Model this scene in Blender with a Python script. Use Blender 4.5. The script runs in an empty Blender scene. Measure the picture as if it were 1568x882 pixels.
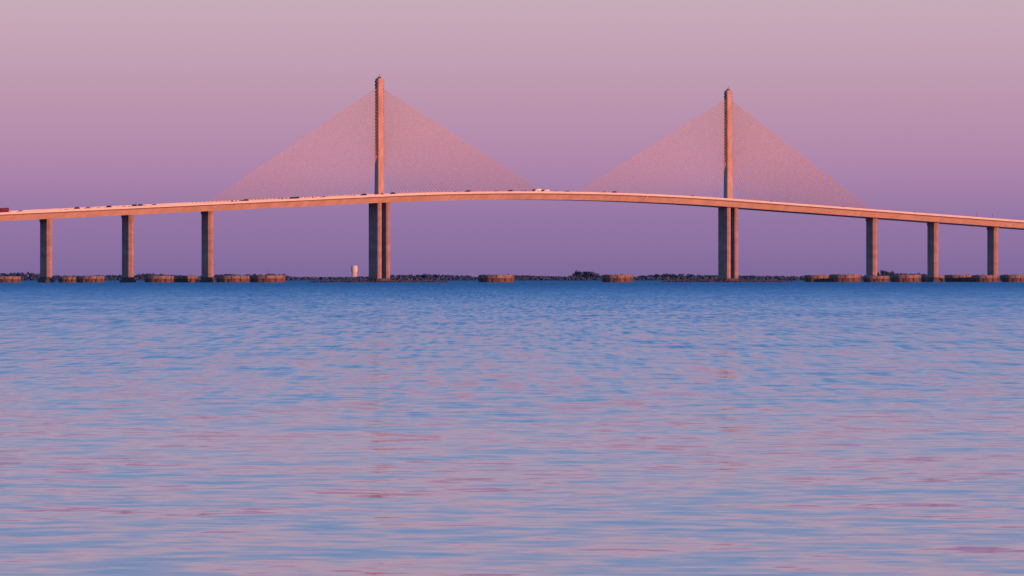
import bpy, bmesh, math, random
from mathutils import Vector, Matrix, noise as mnoise
random.seed(7)
sc = bpy.context.scene

def lin(h):
    h = h.lstrip('#')
    o = []
    for i in (0, 2, 4):
        c = int(h[i:i+2], 16)/255
        o.append(c/12.92 if c <= 0.04045 else ((c+0.055)/1.055)**2.4)
    return (o[0], o[1], o[2], 1)

# ------------------------------------------------------------------ camera
F = 10547.0
cam = bpy.data.objects.new("camera", bpy.data.cameras.new("camera"))
sc.collection.objects.link(cam)
cam.location = (0, 0, 2.0)
cam.rotation_euler = (math.radians(90-0.0733), 0, 0)
cam.data.sensor_width = 36
cam.data.lens = 36*F/1568
cam.data.clip_start = 1
cam.data.clip_end = 80000
sc.camera = cam
sc.view_settings.view_transform = 'Standard'
sc.view_settings.look = 'None'
sc.view_settings.exposure = 0

# ------------------------------------------------------------------ world
SUN = Vector((0.80, -0.60, 0.055)).normalized()
w = bpy.data.worlds.new("World"); sc.world = w; w.use_nodes = True
nt = w.node_tree; nt.nodes.clear()
def N(t, ty, **k):
    n = t.nodes.new(ty)
    for a, b in k.items(): setattr(n, a, b)
    return n
tc = N(nt, 'ShaderNodeTexCoord'); sx = N(nt, 'ShaderNodeSeparateXYZ')
nt.links.new(tc.outputs['Generated'], sx.inputs[0])
mx = N(nt, 'ShaderNodeMath', operation='MAXIMUM'); mx.inputs[1].default_value = 0.0
nt.links.new(sx.outputs['Z'], mx.inputs[0])
sq = N(nt, 'ShaderNodeMath', operation='SQRT'); nt.links.new(mx.outputs[0], sq.inputs[0])
rp = N(nt, 'ShaderNodeValToRGB')
stops = [(0.0, '#7C6A9D'), (0.041, '#826CA0'), (0.096, '#9476A7'), (0.130, '#AE86AE'), (0.162, '#BB95B1'),
         (0.189, '#C4A4B9'), (0.203, '#C7ABBB'), (0.25, '#C2A9BC'), (0.32, '#A6A9CA'), (0.42, '#88ADDA'),
         (0.55, '#529CDC'), (0.75, '#327CC8'), (1.0, '#2C60AA')]
cr = rp.color_ramp
while len(cr.elements) > 1: cr.elements.remove(cr.elements[-1])
cr.elements[0].position = 0; cr.elements[0].color = lin(stops[0][1])
for p, c in stops[1:]:
    e = cr.elements.new(p); e.color = lin(c)
nt.links.new(sq.outputs[0], rp.inputs[0])
bg1 = N(nt, 'ShaderNodeBackground'); bg1.inputs[1].default_value = 0.97
nt.links.new(rp.outputs[0], bg1.inputs[0])
sky = N(nt, 'ShaderNodeTexSky', sky_type='NISHITA')
sky.sun_disc = False
sky.sun_elevation = math.asin(SUN.z); sky.sun_rotation = math.atan2(SUN.x, SUN.y)
bg2 = N(nt, 'ShaderNodeBackground'); bg2.inputs[1].default_value = 0.01
nt.links.new(sky.outputs[0], bg2.inputs[0])
ad = N(nt, 'ShaderNodeAddShader'); ow = N(nt, 'ShaderNodeOutputWorld')
nt.links.new(bg1.outputs[0], ad.inputs[0]); nt.links.new(bg2.outputs[0], ad.inputs[1])
nt.links.new(ad.outputs[0], ow.inputs[0])

sl = bpy.data.lights.new("sun", 'SUN'); sl.energy = 5.0; sl.angle = math.radians(0.5)
sl.color = (1.0, 0.34, 0.16)
so = bpy.data.objects.new("sun", sl); sc.collection.objects.link(so)
SL = Vector((0.775, -0.63, 0.055)).normalized()
so.rotation_euler = (-SL).to_track_quat('-Z', 'Y').to_euler()
so.location = (500, -500, 300)

# ------------------------------------------------------------------ materials
def mat(name, col, rough=0.8, var=0.25, scale=0.3, stretch=(1, 1, 1), metallic=0.0, detail=6, col2=None):
    m = bpy.data.materials.new(name); m.use_nodes = True
    t = m.node_tree; b = t.nodes['Principled BSDF']
    g = N(t, 'ShaderNodeTexCoord'); mp = N(t, 'ShaderNodeMapping')
    mp.inputs['Scale'].default_value = stretch
    t.links.new(g.outputs['Object'], mp.inputs[0])
    n = N(t, 'ShaderNodeTexNoise'); n.inputs['Scale'].default_value = scale; n.inputs['Detail'].default_value = detail
    t.links.new(mp.outputs[0], n.inputs['Vector'])
    r = N(t, 'ShaderNodeValToRGB')
    a = r.color_ramp.elements[0]; c = r.color_ramp.elements[1]
    a.position = 0.3; c.position = 0.7
    a.color = col2 if col2 else tuple(x*(1-var) for x in col[:3])+(1,)
    c.color = tuple(min(1, x*(1+var*0.6)) for x in col[:3])+(1,)
    t.links.new(n.outputs['Fac'], r.inputs[0]); t.links.new(r.outputs[0], b.inputs['Base Color'])
    b.inputs['Roughness'].default_value = rough; b.inputs['Metallic'].default_value = metallic
    return m
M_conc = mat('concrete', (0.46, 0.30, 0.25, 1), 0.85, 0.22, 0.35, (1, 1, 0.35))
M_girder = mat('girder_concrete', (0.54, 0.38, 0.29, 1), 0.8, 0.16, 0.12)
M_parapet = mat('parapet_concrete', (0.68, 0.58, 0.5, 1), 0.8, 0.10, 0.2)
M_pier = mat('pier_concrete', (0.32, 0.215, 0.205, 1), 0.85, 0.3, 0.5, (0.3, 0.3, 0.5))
M_asph = mat('asphalt', (0.05, 0.05, 0.05, 1), 0.9)
M_cable = mat('cable_steel', (0.60, 0.43, 0.34, 1), 0.6, 0.1)
M_dark = mat('wet_concrete', (0.07, 0.06, 0.07, 1), 0.6, 0.4, 0.8)
M_anchor = mat('anchor_steel', (0.10, 0.08, 0.08, 1), 0.6)
M_dol = mat('dolphin_concrete', (0.24, 0.17, 0.155, 1), 0.85, 0.5, 0.5)
M_sheet = mat('sheet_pile_rust', (0.13, 0.08, 0.08, 1), 0.9, 0.5, 0.6)
M_rock = mat('rock', (0.07, 0.07, 0.10, 1), 0.9, 0.5, 0.5)
M_leaf = mat('hazed_foliage', (0.050, 0.090, 0.16, 1), 0.9, 0.35, 0.12)  # bluish base colour has the distance haze painted in
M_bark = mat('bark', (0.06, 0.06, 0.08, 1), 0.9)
M_land = mat('hazed_land_soil', (0.05, 0.07, 0.12, 1), 0.95, 0.4, 0.02)  # aerial haze of the far shore mixed into the soil colour
M_white = mat('white_paint', (0.8, 0.8, 0.78, 1), 0.5, 0.05)
M_glass = mat('car_glass', (0.02, 0.025, 0.03, 1), 0.1, 0.1)
M_tyre = mat('tyre_rubber', (0.02, 0.02, 0.02, 1), 0.9)

# ------------------------------------------------------------------ mesh helpers
class MB:
    def __init__(s): s.v = []; s.f = []; s.m = []
    def add(s, vs, fs, mi=0):
        o = len(s.v); s.v += [tuple(a) for a in vs]
        for f in fs: s.f.append([i+o for i in f]); s.m.append(mi)
    def box(s, c, d, mi=0, rot=None, top=1.0):
        vs = []
        for z in (-1, 1):
            k = 1 if z < 0 else top
            for x, y in ((-1, -1), (1, -1), (1, 1), (-1, 1)):
                v = Vector((x*d[0]/2*k, y*d[1]/2*k, z*d[2]/2))
                if rot: v = rot @ v
                vs.append(v+Vector(c))
        s.add(vs, [(3, 2, 1, 0), (4, 5, 6, 7), (0, 1, 5, 4), (1, 2, 6, 5), (2, 3, 7, 6), (3, 0, 4, 7)], mi)
    def loft(s, rings, mi=0, cap=True):
        n = len(rings[0]); vs = [p for r in rings for p in r]; fs = []
        for k in range(len(rings)-1):
            for i in range(n):
                j = (i+1) % n
                fs.append((k*n+i, k*n+j, (k+1)*n+j, (k+1)*n+i))
        if cap:
            fs.append(tuple(reversed(range(n)))); fs.append(tuple((len(rings)-1)*n+i for i in range(n)))
        s.add(vs, fs, mi)
    def tube(s, a, b, r, n=6, mi=0, r2=None):
        a = Vector(a); b = Vector(b); d = (b-a).normalized()
        u = d.orthogonal().normalized(); v = d.cross(u)
        r2 = r if r2 is None else r2
        R = []
        for p, q in ((a, r), (b, r2)):
            R.append([p+u*q*math.cos(2*math.pi*i/n)+v*q*math.sin(2*math.pi*i/n) for i in range(n)])
        s.loft(R, mi)
    def obj(s, name, mats, parent=None, smooth=False):
        me = bpy.data.meshes.new(name); me.from_pydata(s.v, [], s.f)
        for m in mats: me.materials.append(m)
        me.polygons.foreach_set('material_index', s.m)
        if smooth: me.polygons.foreach_set('use_smooth', [True]*len(s.f))
        me.update()
        o = bpy.data.objects.new(name, me); sc.collection.objects.link(o)
        if parent: o.parent = parent
        return o
def empty(name, loc=(0, 0, 0)):
    e = bpy.data.objects.new(name, None); e.location = loc; sc.collection.objects.link(e); return e

# ------------------------------------------------------------------ bridge frame
P1 = Vector((-84.7, 4400.0, 0)); D = Vector((0.633, 0.774, 0)).normalized(); Q = Vector((D.y, -D.x, 0))
def H(s):                      # top of parapet, vertical crest curve with 4 % grades
    q = s-178; a = 1.0e-4
    g = 0.0400 if q < 0 else 0.0365
    L = g/(2*a); q = abs(q)
    return 59.5-(a*q*q if q < L else a*L*L+g*(q-L))
def BP(s, off=0, z=0): return P1+D*s+Q*off+Vector((0, 0, z))
def station(x, off=0):         # bridge station seen at bearing x
    u = (x-784)/F
    p = P1+Q*off
    return (u*p.y-p.x)/(D.x-D.y*u)
bridge = empty("cable_stayed_bridge", P1)
def attach(o):
    o.parent = bridge; o.matrix_parent_inverse = Matrix.Translation(-P1); return o

# deck girder
prof = [(-14.5, 0), (-14.15, 0), (-14.0, -0.8), (14.0, -0.8), (14.15, 0), (14.5, 0), (14.5, -1.25),
        (12.2, -2.0), (9.2, -5.3), (-9.2, -5.3), (-12.2, -2.0), (-14.5, -1.25)]
mi_of = [2, 2, 1, 2, 2, 2, 0, 0, 0, 0, 0, 2]
S0, S1, ST = -1400, 1700, 10
mb = MB(); n = len(prof)
ss = list(range(S0, S1+1, ST))
vs = []; fs = []; ms = []
for s in ss:
    for a, z in prof: vs.append(tuple(BP(s, a, max(H(s), 7)+z)))
for k in range(len(ss)-1):
    for i in range(n):
        j = (i+1) % n
        fs.append((k*n+i, (k+1)*n+i, (k+1)*n+j, k*n+j)); ms.append(mi_of[i])
mb.v = vs; mb.f = fs; mb.m = ms
attach(mb.obj("deck_girder", [M_girder, M_asph, M_parapet]))
# lane markings, rails, median barrier
mb = MB()
for s in range(-420, 800, 12):
    for off in (-9.6, -5.9, 5.9, 9.6):
        a = BP(s, off, H(s)-0.8+0.004); b = BP(s+4, off, H(s+4)-0.8+0.004)
        q = Q*0.08
        mb.add([a-q, a+q, b+q, b-q], [(0, 1, 2, 3)])
attach(mb.obj("lane_markings", [M_white]))
mb = MB()
for off in (-2.6, 2.6):
    for s in range(-420, 800, 20):
        R = []
        for t in (s, s+20):
            R.append([BP(t, off+x, H(t)+z) for x, z in ((-.3, -.78), (.3, -.78), (.12, -.05), (-.12, -.05))])
        mb.loft(R, 0)
attach(mb.obj("median_barriers", [M_parapet]))
# drain pipe on fascia
mb = MB()
sj = station(992, 14.7)
mb.tube(BP(sj, 14.62, H(sj)-0.1), BP(sj, 14.62, H(sj)-1.4), 0.22)
mb.tube(BP(sj, 14.62, H(sj)-1.4), BP(sj, 9.6, H(sj)-5.4), 0.22)
attach(mb.obj("drain_pipe", [M_white]))
mb = MB()
for k in range(-60, 120):      # segment joints, a fine raised rib
    s = k*7.3
    if abs(s-sj) < 2: continue
    a = [BP(s-.05, 12.22, H(s)-2.02), BP(s+.05, 12.22, H(s)-2.02), BP(s+.05, 9.22, H(s)-5.32), BP(s-.05, 9.22, H(s)-5.32)]
    off = Q*0.01+Vector((0, 0, -0.01))
    mb.add([p+off for p in a], [(0, 1, 2, 3)])
attach(mb.obj("segment_joints", [M_conc]))

def oct_ring(c, w, t, z, ch):
    # w across bridge (Q), t along bridge (D)
    hw, ht = w/2, t/2; ch = min(ch, hw*.9, ht*.9)
    pts = [(hw-ch, -ht), (hw, -ht+ch), (hw, ht-ch), (hw-ch, ht), (-hw+ch, ht), (-hw, ht-ch), (-hw, -ht+ch), (-hw+ch, -ht)]
    return [Vector((c.x, c.y, 0))+Q*a+D*b+Vector((0, 0, z)) for a, b in pts]

# approach piers
pst = [-164.6, -237.6, -310.6, -383, -456, -529, 530.6, 603.6, 676.6, 749, 822, 895]
for s in pst:
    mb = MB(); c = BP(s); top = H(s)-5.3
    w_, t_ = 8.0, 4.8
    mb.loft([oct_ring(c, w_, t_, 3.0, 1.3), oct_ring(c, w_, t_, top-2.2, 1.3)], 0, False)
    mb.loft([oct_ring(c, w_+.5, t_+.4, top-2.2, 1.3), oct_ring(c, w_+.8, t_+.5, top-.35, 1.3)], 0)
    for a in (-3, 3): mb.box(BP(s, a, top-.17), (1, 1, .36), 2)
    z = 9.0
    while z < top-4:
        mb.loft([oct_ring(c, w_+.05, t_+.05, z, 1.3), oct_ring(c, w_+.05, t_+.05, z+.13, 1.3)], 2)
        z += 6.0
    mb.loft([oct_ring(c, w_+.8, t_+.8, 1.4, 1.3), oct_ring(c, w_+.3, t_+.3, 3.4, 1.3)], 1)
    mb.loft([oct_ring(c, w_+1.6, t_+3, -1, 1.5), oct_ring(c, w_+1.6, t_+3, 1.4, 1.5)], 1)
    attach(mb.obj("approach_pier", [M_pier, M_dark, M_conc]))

# main towers
for s in (0.0, 366.0):
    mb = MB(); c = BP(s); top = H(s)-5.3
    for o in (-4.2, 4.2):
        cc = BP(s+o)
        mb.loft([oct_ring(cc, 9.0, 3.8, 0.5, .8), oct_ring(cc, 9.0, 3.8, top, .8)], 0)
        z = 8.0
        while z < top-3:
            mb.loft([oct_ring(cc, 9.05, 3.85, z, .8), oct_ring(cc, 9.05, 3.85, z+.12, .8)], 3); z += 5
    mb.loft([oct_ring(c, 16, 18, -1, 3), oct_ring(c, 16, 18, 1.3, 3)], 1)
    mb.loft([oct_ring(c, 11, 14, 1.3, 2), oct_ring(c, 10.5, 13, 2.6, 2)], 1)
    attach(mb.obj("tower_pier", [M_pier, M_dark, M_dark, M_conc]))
    mb = MB()
    hd = H(s)-0.8
    mb.loft([oct_ring(c, 4.3, 6.1, hd, .5), oct_ring(c, 4.0, 5.9, hd+3, .5), oct_ring(c, 3.8, 5.5, hd+26, .5),
             oct_ring(c, 3.4, 5.1, 129.6, .5), oct_ring(c, 2.7, 4.5, 130.4, .5)], 0)
    mb.loft([oct_ring(c, 1.6, 2.2, 130.4, .3), oct_ring(c, 1.6, 2.2, 131.4, .3)], 2)
    mb.tube((c.x, c.y, 131.4), (c.x, c.y, 133.2), .12, 6, 2)
    for k in range(22):
        z = 82.3+k*2.18
        for sg in (-1, 1):
            cc = BP(s+sg*2.95)
            mb.loft([oct_ring(cc, 1.9, 1.4, z-.65, .2), oct_ring(cc, 1.9, 1.4, z+.65, .2)], 2)
    attach(mb.obj("tower_pylon", [M_conc, M_dark, M_anchor]))
    # stays
    mb = MB()
    NC = 42
    for k in range(NC):
        f = k/(NC-1)
        zt = 81.5+f*42.6
        ds = 14+f*152
        for sg in (-1, 1):
            e = s+sg*ds
            a = BP(s+sg*2.4, 0, zt); b = BP(e, 0, H(e)-0.8)
            mb.tube(a, b, 0.20, 6)
            dd = (a-b).normalized()
            mb.tube(b, b+dd*3.0, 0.3, 6)
    attach(mb.obj("stay_cables", [M_cable], smooth=True))

# ------------------------------------------------------------------ lamps
def lamp(s, off=13.6):
    e = empty("street_lamp", BP(s, off, H(s)-0.8))
    mb = MB()
    mb.tube((0, 0, 0), (0, 0, 3.4), .16, 8, 0, .09)
    mb.obj("pole", [M_anchor], e)
    mb = MB(); mb.box((0, 0, 3.5), (.6, .6, .5), 0, None, .6); mb.obj("lantern", [M_anchor], e)
for x in (1495, 1520): lamp(station(x, 13.6))

# ------------------------------------------------------------------ vehicles
yaw = math.atan2(D.y, D.x)
def paint(nm, c): return mat(nm, c, .35, .05)
paints = {k: paint(k+'_paint', v) for k, v in dict(red=(.12, .012, .03, 1), black=(.02, .02, .025, 1), silver=(.4, .4, .42, 1), blue=(.03, .06, .18, 1), white=(.7, .7, .7, 1), grey=(.12, .12, .13, 1)).items()}
def wheels(mb, xs, w, r):
    for x in xs:
        for y in (-w, w):
            mb.tube((x, y-.12, r), (x, y+.12, r), r, 12, 2)
def extr(mb, pts, w, mi, inset=0.0):
    zmax = max(p[1] for p in pts); zmin = min(p[1] for p in pts)
    L = [Vector((x, -w+inset*(z-zmin)/(zmax-zmin), z)) for x, z in pts]
    R = [Vector((x, w-inset*(z-zmin)/(zmax-zmin), z)) for x, z in pts]
    mb.loft([L, R], mi)
def place(o, s, off, rev=False):
    z = H(s)-0.8
    slope = (H(s+2)-H(s-2))/4
    o.matrix_world = Matrix.Translation(BP(s, off, z)) @ Matrix.Rotation(yaw+(math.pi if rev else 0), 4, 'Z') @ Matrix.Rotation(-slope*(-1 if rev else 1), 4, 'Y')
def car(s, off, col, suv=False):
    h = 1.85 if suv else 1.45
    mb = MB()
    extr(mb, [(-2.3, .35), (2.3, .35), (2.35, .75), (2.1, .92), (1.0, 1.0), (-2.1, 1.02), (-2.35, .8)], .9, 0, .06)
    extr(mb, [(-2.0 if suv else -1.7, 1.0), (1.1, 1.0), (.35, h-.08), (-1.75 if suv else -1.1, h-.06)], .84, 1, .16)
    extr(mb, [(-1.72 if suv else -1.08, h-.07), (.34, h-.07), (.2, h), (-1.6 if suv else -.95, h)], .68, 0, .04)
    wheels(mb, (-1.4, 1.4), .8, .34)
    o = mb.obj("suv" if suv else "car", [paints[col], M_glass, M_tyre]); place(o, s, off, True)
def truck(s, off, col, L=9.0, h=3.7, box='white', name="truck"):
    mb = MB()
    k = min(1, h/2.9)
    mb.box((-.8, 0, .75), (L, 1.0, .3), 2)
    mb.box((-1.2, 0, .9+(h-.9)/2), (L-2.6, 2.4, h-.9), 3)
    extr(mb, [(L/2-2.3, .6), (L/2+.1, .6), (L/2+.1, 1.5*k), (L/2-.3, 2.5*k), (L/2-2.3, 2.6*k)], 1.15, 0, .08)
    extr(mb, [(L/2-.9, 1.6*k), (L/2+.12, 1.55*k), (L/2-.2, 2.3*k), (L/2-.9, 2.35*k)], 1.18, 1, .08)
    wheels(mb, (-L/2+.8, -L/2+2.0, L/2-1.0), 1.05, .5)
    o = mb.obj(name, [paints[col], M_glass, M_tyre, paints[box]]); place(o, s, off, True)
truck(station(3, 11.3), 11.3, 'red', 10, 3.4, 'red')
for x, c, k in ((31, 'silver', 0), (117, 'blue', 1), (122+12, 'grey', 0), (166, 'black', 1), (205, 'black', 1), (214, 'grey', 1),
                (236, 'silver', 0), (371, 'grey', 0), (376, 'blue', 1), (447, 'black', 1), (454, 'blue', 1), (495, 'silver', 0), (557, 'black', 1),
                (601, 'blue', 1), (716, 'black', 1), (760, 'silver', 0), (781, 'grey', 1), (852, 'white', 0), (868, 'grey', 0),
                (925, 'silver', 0), (940, 'blue', 1), (1060, 'grey', 0), (1180, 'black', 0), (1290, 'silver', 0), (1400, 'grey', 0)):
    (car)(station(x, 11.3), 11.3, c, bool(k))
truck(station(822, 11.3), 11.3, 'white', 6.5, 2.6)
truck(station(835, 11.3), 11.3, 'white', 6.0, 2.1)

# ------------------------------------------------------------------ dolphins
def dolphin(x0, x1, hgt, off):
    xm = (x0+x1)/2
    s = station(xm, off); c = BP(s, off); r = (x1-x0)/2*c.y/F
    e = empty("mooring_dolphin", c)
    mb = MB(); n = 72
    def ring(rr, z, rib=0): return [Vector(((rr+(rib if (i % 4) < 2 else 0))*math.cos(2*math.pi*i/n), (rr+(rib if (i % 4) < 2 else 0))*math.sin(2*math.pi*i/n), z)) for i in range(n)]
    mb.loft([ring(r-.5, -1, .35), ring(r-.5, hgt*.55, .35)], 0, False)
    mb.obj("sheet_pile_wall", [M_sheet], e)
    mb = MB()
    mb.loft([ring(r-.6, hgt*.52), ring(r, hgt*.55), ring(r, hgt*.93), ring(r-.25, hgt)], 0)
    mb.obj("concrete_cap", [M_dol], e)
    mb = MB()
    for i in range(0, n, 6):
        a = 2*math.pi*i/n+random.uniform(-.03, .03)
        p = Vector((math.cos(a)*(r+.16), math.sin(a)*(r+.16), 0))
        mb.tube(p+Vector((0, 0, .3)), p+Vector((0, 0, hgt*random.uniform(.8, 1.02))), .17, 6)
    for i in range(5):
        a = random.uniform(0, 6.28); p = Vector((math.cos(a), math.sin(a), 0))*(r*.7)
        mb.tube(p+Vector((0, 0, hgt)), p+Vector((0, 0, hgt+.6)), .25, 8)
    mb.obj("fender_piles", [M_dark], e)
for x0, x1, h, off in ((-14, 32, 3.5, 30), (90, 119, 3.3, -25), (117, 160, 3.7, 30), (222, 266, 3.9, 30), (264, 303, 3.9, -25),
                       (331, 382, 4.0, 30), (382, 437, 4.2, 32), (733, 787, 4.6, 45), (922, 969, 4.7, 45),
                       (1232, 1270, 4.6, -20), (1270, 1318, 5.0, 32), (1322, 1362, 4.1, 30), (1364, 1410, 4.8, 32),
                       (1410, 1446, 4.4, -20), (1447, 1490, 4.8, -20), (1488, 1530, 4.6, 32), (1534, 1572, 4.9, 30)):
    dolphin(x0, x1, h*1.05, off)

# ------------------------------------------------------------------ rock islands round the towers
def island(x0, x1, s):
    c = BP(s); a0 = (x0-784)/F*c.y; a1 = (x1-784)/F*c.y
    c = Vector(((a0+a1)/2, c.y, 0)); R = (a1-a0)/2
    e = empty("rock_island", c)
    mb = MB(); n = 60; R_ = []
    for f, z in ((1, -1), (.97, .1), (.86, .35), (.5, .6), (.02, .7)):
        R_.append([Vector((R*f*math.cos(2*math.pi*i/n), 26*f*math.sin(2*math.pi*i/n), z+random.uniform(-.15, .15))) for i in range(n)])
    mb.loft(R_, 0); mb.obj("rubble_base", [M_rock], e)
    mb = MB()
    for i in range(900):
        a = random.uniform(0, 6.283); f = math.sqrt(random.random())
        p = Vector((R*.98*f*math.cos(a), 26*f*math.sin(a), .1+.5*(1-f)+random.uniform(-.2, .25)))
        rot = Matrix.Rotation(random.uniform(0, 6), 3, Vector((random.random(), random.random(), random.random()+.1)).normalized())
        d = random.uniform(.4, 1.2)
        mb.box(p, (d*1.3, d, d*.8), 0, rot, random.uniform(.5, .8))
    mb.obj("boulders", [M_rock], e)
    mb = MB()
    for i in range(26):
        a = 2*math.pi*i/26
        p = Vector((R*.72*math.cos(a), 20*math.sin(a), .1)); hh = random.uniform(1.3, 2.1)
        mb.tube(p, p+Vector((0, 0, hh)), .3, 7)
    mb.obj("marker_posts", [M_anchor], e)
island(470, 692, 0); island(1010, 1216, 366)

# ------------------------------------------------------------------ far shore
YL = 9000.0
tp = [(-2500, 423), (-60, 421), (0, 419), (20, 418), (45, 417), (62, 421), (120, 423), (200, 421), (225, 419), (262, 421), (300, 423),
      (345, 420), (400, 420), (434, 419), (442, 424), (500, 425), (560, 424), (600, 421), (650, 420), (715, 422), (725, 425), (760, 421), (800, 422), (870, 424),
      (879, 420), (884, 414), (900, 413), (908, 415), (914, 421), (930, 423), (975, 423), (1000, 421), (1030, 419), (1060, 421), (1120, 422),
      (1200, 423), (1300, 423), (1346, 421), (1352, 414), (1362, 413), (1370, 418), (1400, 419), (1425, 419), (1440, 422), (1500, 422), (1568, 421), (4000, 422)]
def top_at(px):
    for (a, b), (c, d) in zip(tp, tp[1:]):
        if a <= px <= c: return b+(d-b)*(px-a)/(c-a)
    return 423
# terrain
mb = MB(); nx = 240
rows = [(YL-60, -1), (YL-35, .5), (YL, 1.4), (YL+200, 2.2), (YL+3000, 3)]
vs = []; fs = []
for r, (y, z) in enumerate(rows):
    for i in range(nx+1):
        x = -3600+7200*i/nx
        vs.append((x, y+(25*mnoise.noise(Vector((x*.01, 0, 3))) if r < 3 else 0), z))
for r in range(len(rows)-1):
    for i in range(nx):
        a = r*(nx+1)+i; fs.append((a, a+1, a+nx+2, a+nx+1))
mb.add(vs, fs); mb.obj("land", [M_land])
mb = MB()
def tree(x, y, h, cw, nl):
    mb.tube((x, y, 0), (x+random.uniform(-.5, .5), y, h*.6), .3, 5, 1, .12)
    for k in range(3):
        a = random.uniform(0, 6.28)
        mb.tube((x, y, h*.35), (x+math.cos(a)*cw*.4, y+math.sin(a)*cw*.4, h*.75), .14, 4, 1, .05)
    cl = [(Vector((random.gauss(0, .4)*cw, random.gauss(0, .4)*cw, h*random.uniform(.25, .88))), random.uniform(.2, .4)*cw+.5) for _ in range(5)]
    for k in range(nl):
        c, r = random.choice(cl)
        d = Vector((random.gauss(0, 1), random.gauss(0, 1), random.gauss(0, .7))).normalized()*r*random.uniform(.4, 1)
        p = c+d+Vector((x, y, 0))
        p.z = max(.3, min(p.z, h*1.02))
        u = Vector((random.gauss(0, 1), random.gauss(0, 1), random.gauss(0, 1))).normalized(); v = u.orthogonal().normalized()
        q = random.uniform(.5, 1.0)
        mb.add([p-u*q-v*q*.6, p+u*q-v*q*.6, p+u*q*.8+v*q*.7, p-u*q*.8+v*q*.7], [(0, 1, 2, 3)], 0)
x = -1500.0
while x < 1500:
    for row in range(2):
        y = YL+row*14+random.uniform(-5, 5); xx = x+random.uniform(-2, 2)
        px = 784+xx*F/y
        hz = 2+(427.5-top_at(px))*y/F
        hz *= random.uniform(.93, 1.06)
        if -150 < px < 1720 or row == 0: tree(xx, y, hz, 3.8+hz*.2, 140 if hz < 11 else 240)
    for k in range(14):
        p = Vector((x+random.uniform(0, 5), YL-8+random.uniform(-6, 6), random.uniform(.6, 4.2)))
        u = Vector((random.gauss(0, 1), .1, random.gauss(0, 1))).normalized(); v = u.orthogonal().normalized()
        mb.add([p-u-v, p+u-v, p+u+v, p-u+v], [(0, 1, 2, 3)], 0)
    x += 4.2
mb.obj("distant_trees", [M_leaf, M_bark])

# water tower on the far shore
wt = empty("water_tower", ((542.5-784)/F*(YL+60), YL+60, 1.5))
def rg(r, z, n=20): return [Vector((r*math.cos(2*math.pi*i/n), r*math.sin(2*math.pi*i/n), z)) for i in range(n)]
mb = MB(); mb.loft([rg(3.2, 8.5), rg(4.0, 10.5), rg(4.3, 13), rg(4.3, 17.0), rg(3.6, 18.2), rg(1.2, 18.9)]); mb.obj("tank", [M_parapet], wt)
mb = MB()
for i in range(6):
    a = i*math.pi/3; mb.tube((3.6*math.cos(a), 3.6*math.sin(a), 0), (3.1*math.cos(a), 3.1*math.sin(a), 9), .3, 6)
mb.tube((0, 0, 0), (0, 0, 9), 2.8, 12); mb.obj("legs", [M_parapet], wt)
ms_ = empty("radio_mast", ((411-784)/F*(YL-10), YL-10, 1))
mb = MB(); mb.tube((0, 0, 0), (0, 0, 14), .45, 5, 0, .2)
for z in (6, 9, 12): mb.box((0, 0, z), (1.6, .2, .25))
mb.obj("mast", [M_anchor], ms_)

# ------------------------------------------------------------------ water
wm = bpy.data.materials.new("sea_water"); wm.use_nodes = True
t = wm.node_tree; b = t.nodes['Principled BSDF']
geo = N(t, 'ShaderNodeNewGeometry'); sp = N(t, 'ShaderNodeSeparateXYZ'); t.links.new(geo.outputs['Position'], sp.inputs[0])
def math_(op, a, bb=None, c=None, clamp=False):
    n = N(t, 'ShaderNodeMath', operation=op); n.use_clamp = clamp
    for i, v in enumerate((a, bb, c)):
        if v is None: continue
        if isinstance(v, (int, float)): n.inputs[i].default_value = v
        else: t.links.new(v, n.inputs[i])
    return n.outputs[0]
def vm(op, a, bb=None, sc_=None):
    n = N(t, 'ShaderNodeVectorMath', operation=op)
    for i, v in enumerate((a, bb)):
        if v is None: continue
        if isinstance(v, tuple): n.inputs[i].default_value = v
        else: t.links.new(v, n.inputs[i])
    if sc_ is not None:
        if isinstance(sc_, (int, float)): n.inputs['Scale'].default_value = sc_
        else: t.links.new(sc_, n.inputs['Scale'])
    return n.outputs[0]
def nz(scale, mscale, detail=3, rot=0, dist=0.0, off=(0, 0, 0)):
    mp = N(t, 'ShaderNodeMapping'); mp.inputs['Scale'].default_value = mscale; mp.inputs['Rotation'].default_value = (0, 0, rot)
    mp.inputs['Location'].default_value = off
    t.links.new(geo.outputs['Position'], mp.inputs[0])
    n = N(t, 'ShaderNodeTexNoise'); n.inputs['Scale'].default_value = scale; n.inputs['Detail'].default_value = detail
    n.inputs['Distortion'].default_value = dist
    t.links.new(mp.outputs[0], n.inputs['Vector']); return n
logy = math_('LOGARITHM', math_('MAXIMUM', sp.outputs['Y'], 20.0), 10.0)   # distance from shore, decades
def rampf(pts):
    n = N(t, 'ShaderNodeMapRange')
    r = N(t, 'ShaderNodeValToRGB')
    n.inputs['From Min'].default_value = 1.6; n.inputs['From Max'].default_value = 3.8
    t.links.new(logy, n.inputs['Value']); t.links.new(n.outputs[0], r.inputs[0])
    e = r.color_ramp.elements
    while len(e) > 1: e.remove(e[-1])
    for i, (d, c) in enumerate(pts):
        p = (math.log10(d)-1.6)/2.2
        if i == 0: e[0].position = p; el = e[0]
        else: el = e.new(p)
        el.color = c if isinstance(c, tuple) else (c, c, c, 1)
    return r.outputs[0]
amp = rampf([(45, .115), (90, .145), (160, .25), (320, .38), (700, .55), (3000, .9)])
bias = rampf([(45, .017), (90, .022), (160, .040), (320, .066), (600, .11), (1200, .20), (2500, .30)])
n1 = nz(1.0, (2.1, 2.1, 1), 2, .12)           # ripples
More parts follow.
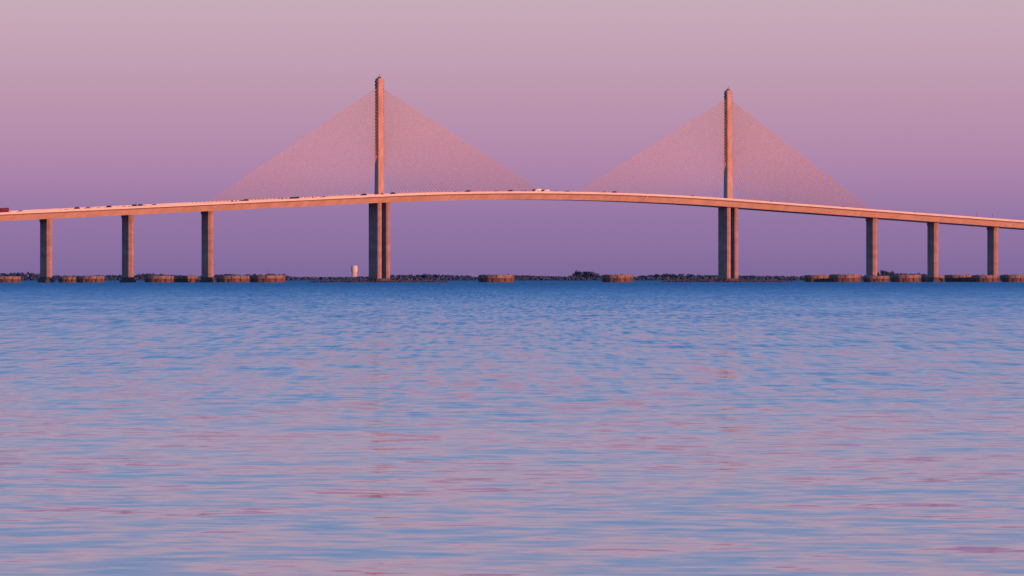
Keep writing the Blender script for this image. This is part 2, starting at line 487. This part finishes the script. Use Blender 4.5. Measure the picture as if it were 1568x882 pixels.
n2 = nz(1.0, (.6, .5, 1), 2, -.1, 0, (7, 3, 0))   # chop
n3 = nz(1.0, (7, 6, 1), 2, .2, 0, (1, 9, 0))    # capillaries
n4 = nz(1.0, (.06, .02, 1), 2, .1, 0, (3, 5, 0))    # wind patches
n5 = nz(1.0, (3.2, .12, 1), 1, .0, 0, (2, 1, 0))    # short-crested groups offshore
def cen(n): return vm('SUBTRACT', n.outputs['Color'], (.5, .5, .5))
sm = vm('ADD', vm('ADD', vm('SCALE', cen(n1), None, 1.15), vm('SCALE', cen(n2), None, .9)), vm('SCALE', cen(n3), None, .25))
sm = vm('ADD', sm, vm('SCALE', cen(n5), None, rampf([(60, 0.0), (130, .6), (400, 1.0), (3000, .9)])))
patch = math_('MULTIPLY_ADD', n4.outputs['Fac'], 1.2, .4)
sm = vm('SCALE', sm, None, math_('MULTIPLY', amp, patch))
sm = vm('MULTIPLY', sm, (.6, 1.0, 0.0))
cb = N(t, 'ShaderNodeCombineXYZ'); t.links.new(math_('MULTIPLY', math_('MULTIPLY', bias, -1.0), patch), cb.inputs[1]); cb.inputs[2].default_value = 1.0
nrm = vm('NORMALIZE', vm('ADD', sm, cb.outputs[0]))
t.links.new(nrm, b.inputs['Normal'])
colw = rampf([(45, (.12, .20, .34, 1)), (200, (.11, .25, .42, 1)), (500, (.05, .26, .48, 1)), (1000, (.015, .19, .42, 1)), (4000, (.008, .12, .28, 1))])
t.links.new(colw, b.inputs['Base Color'])
t.links.new(rampf([(45, .07), (300, .12), (2000, .25)]), b.inputs['Roughness'])
b.inputs['IOR'].default_value = 1.33
mb = MB()
xs = [-20000, -6000, -2000, -500, 0, 500, 2000, 6000, 20000]; ys = [-1500, 0, 200, 1000, 3000, 6000, 12000, 40000]
vs = [(x, y, 0) for y in ys for x in xs]; fs = []
for r in range(len(ys)-1):
    for i in range(len(xs)-1):
        a = r*len(xs)+i; fs.append((a, a+1, a+len(xs)+1, a+len(xs)))
mb.add(vs, fs); mb.obj("water", [wm])
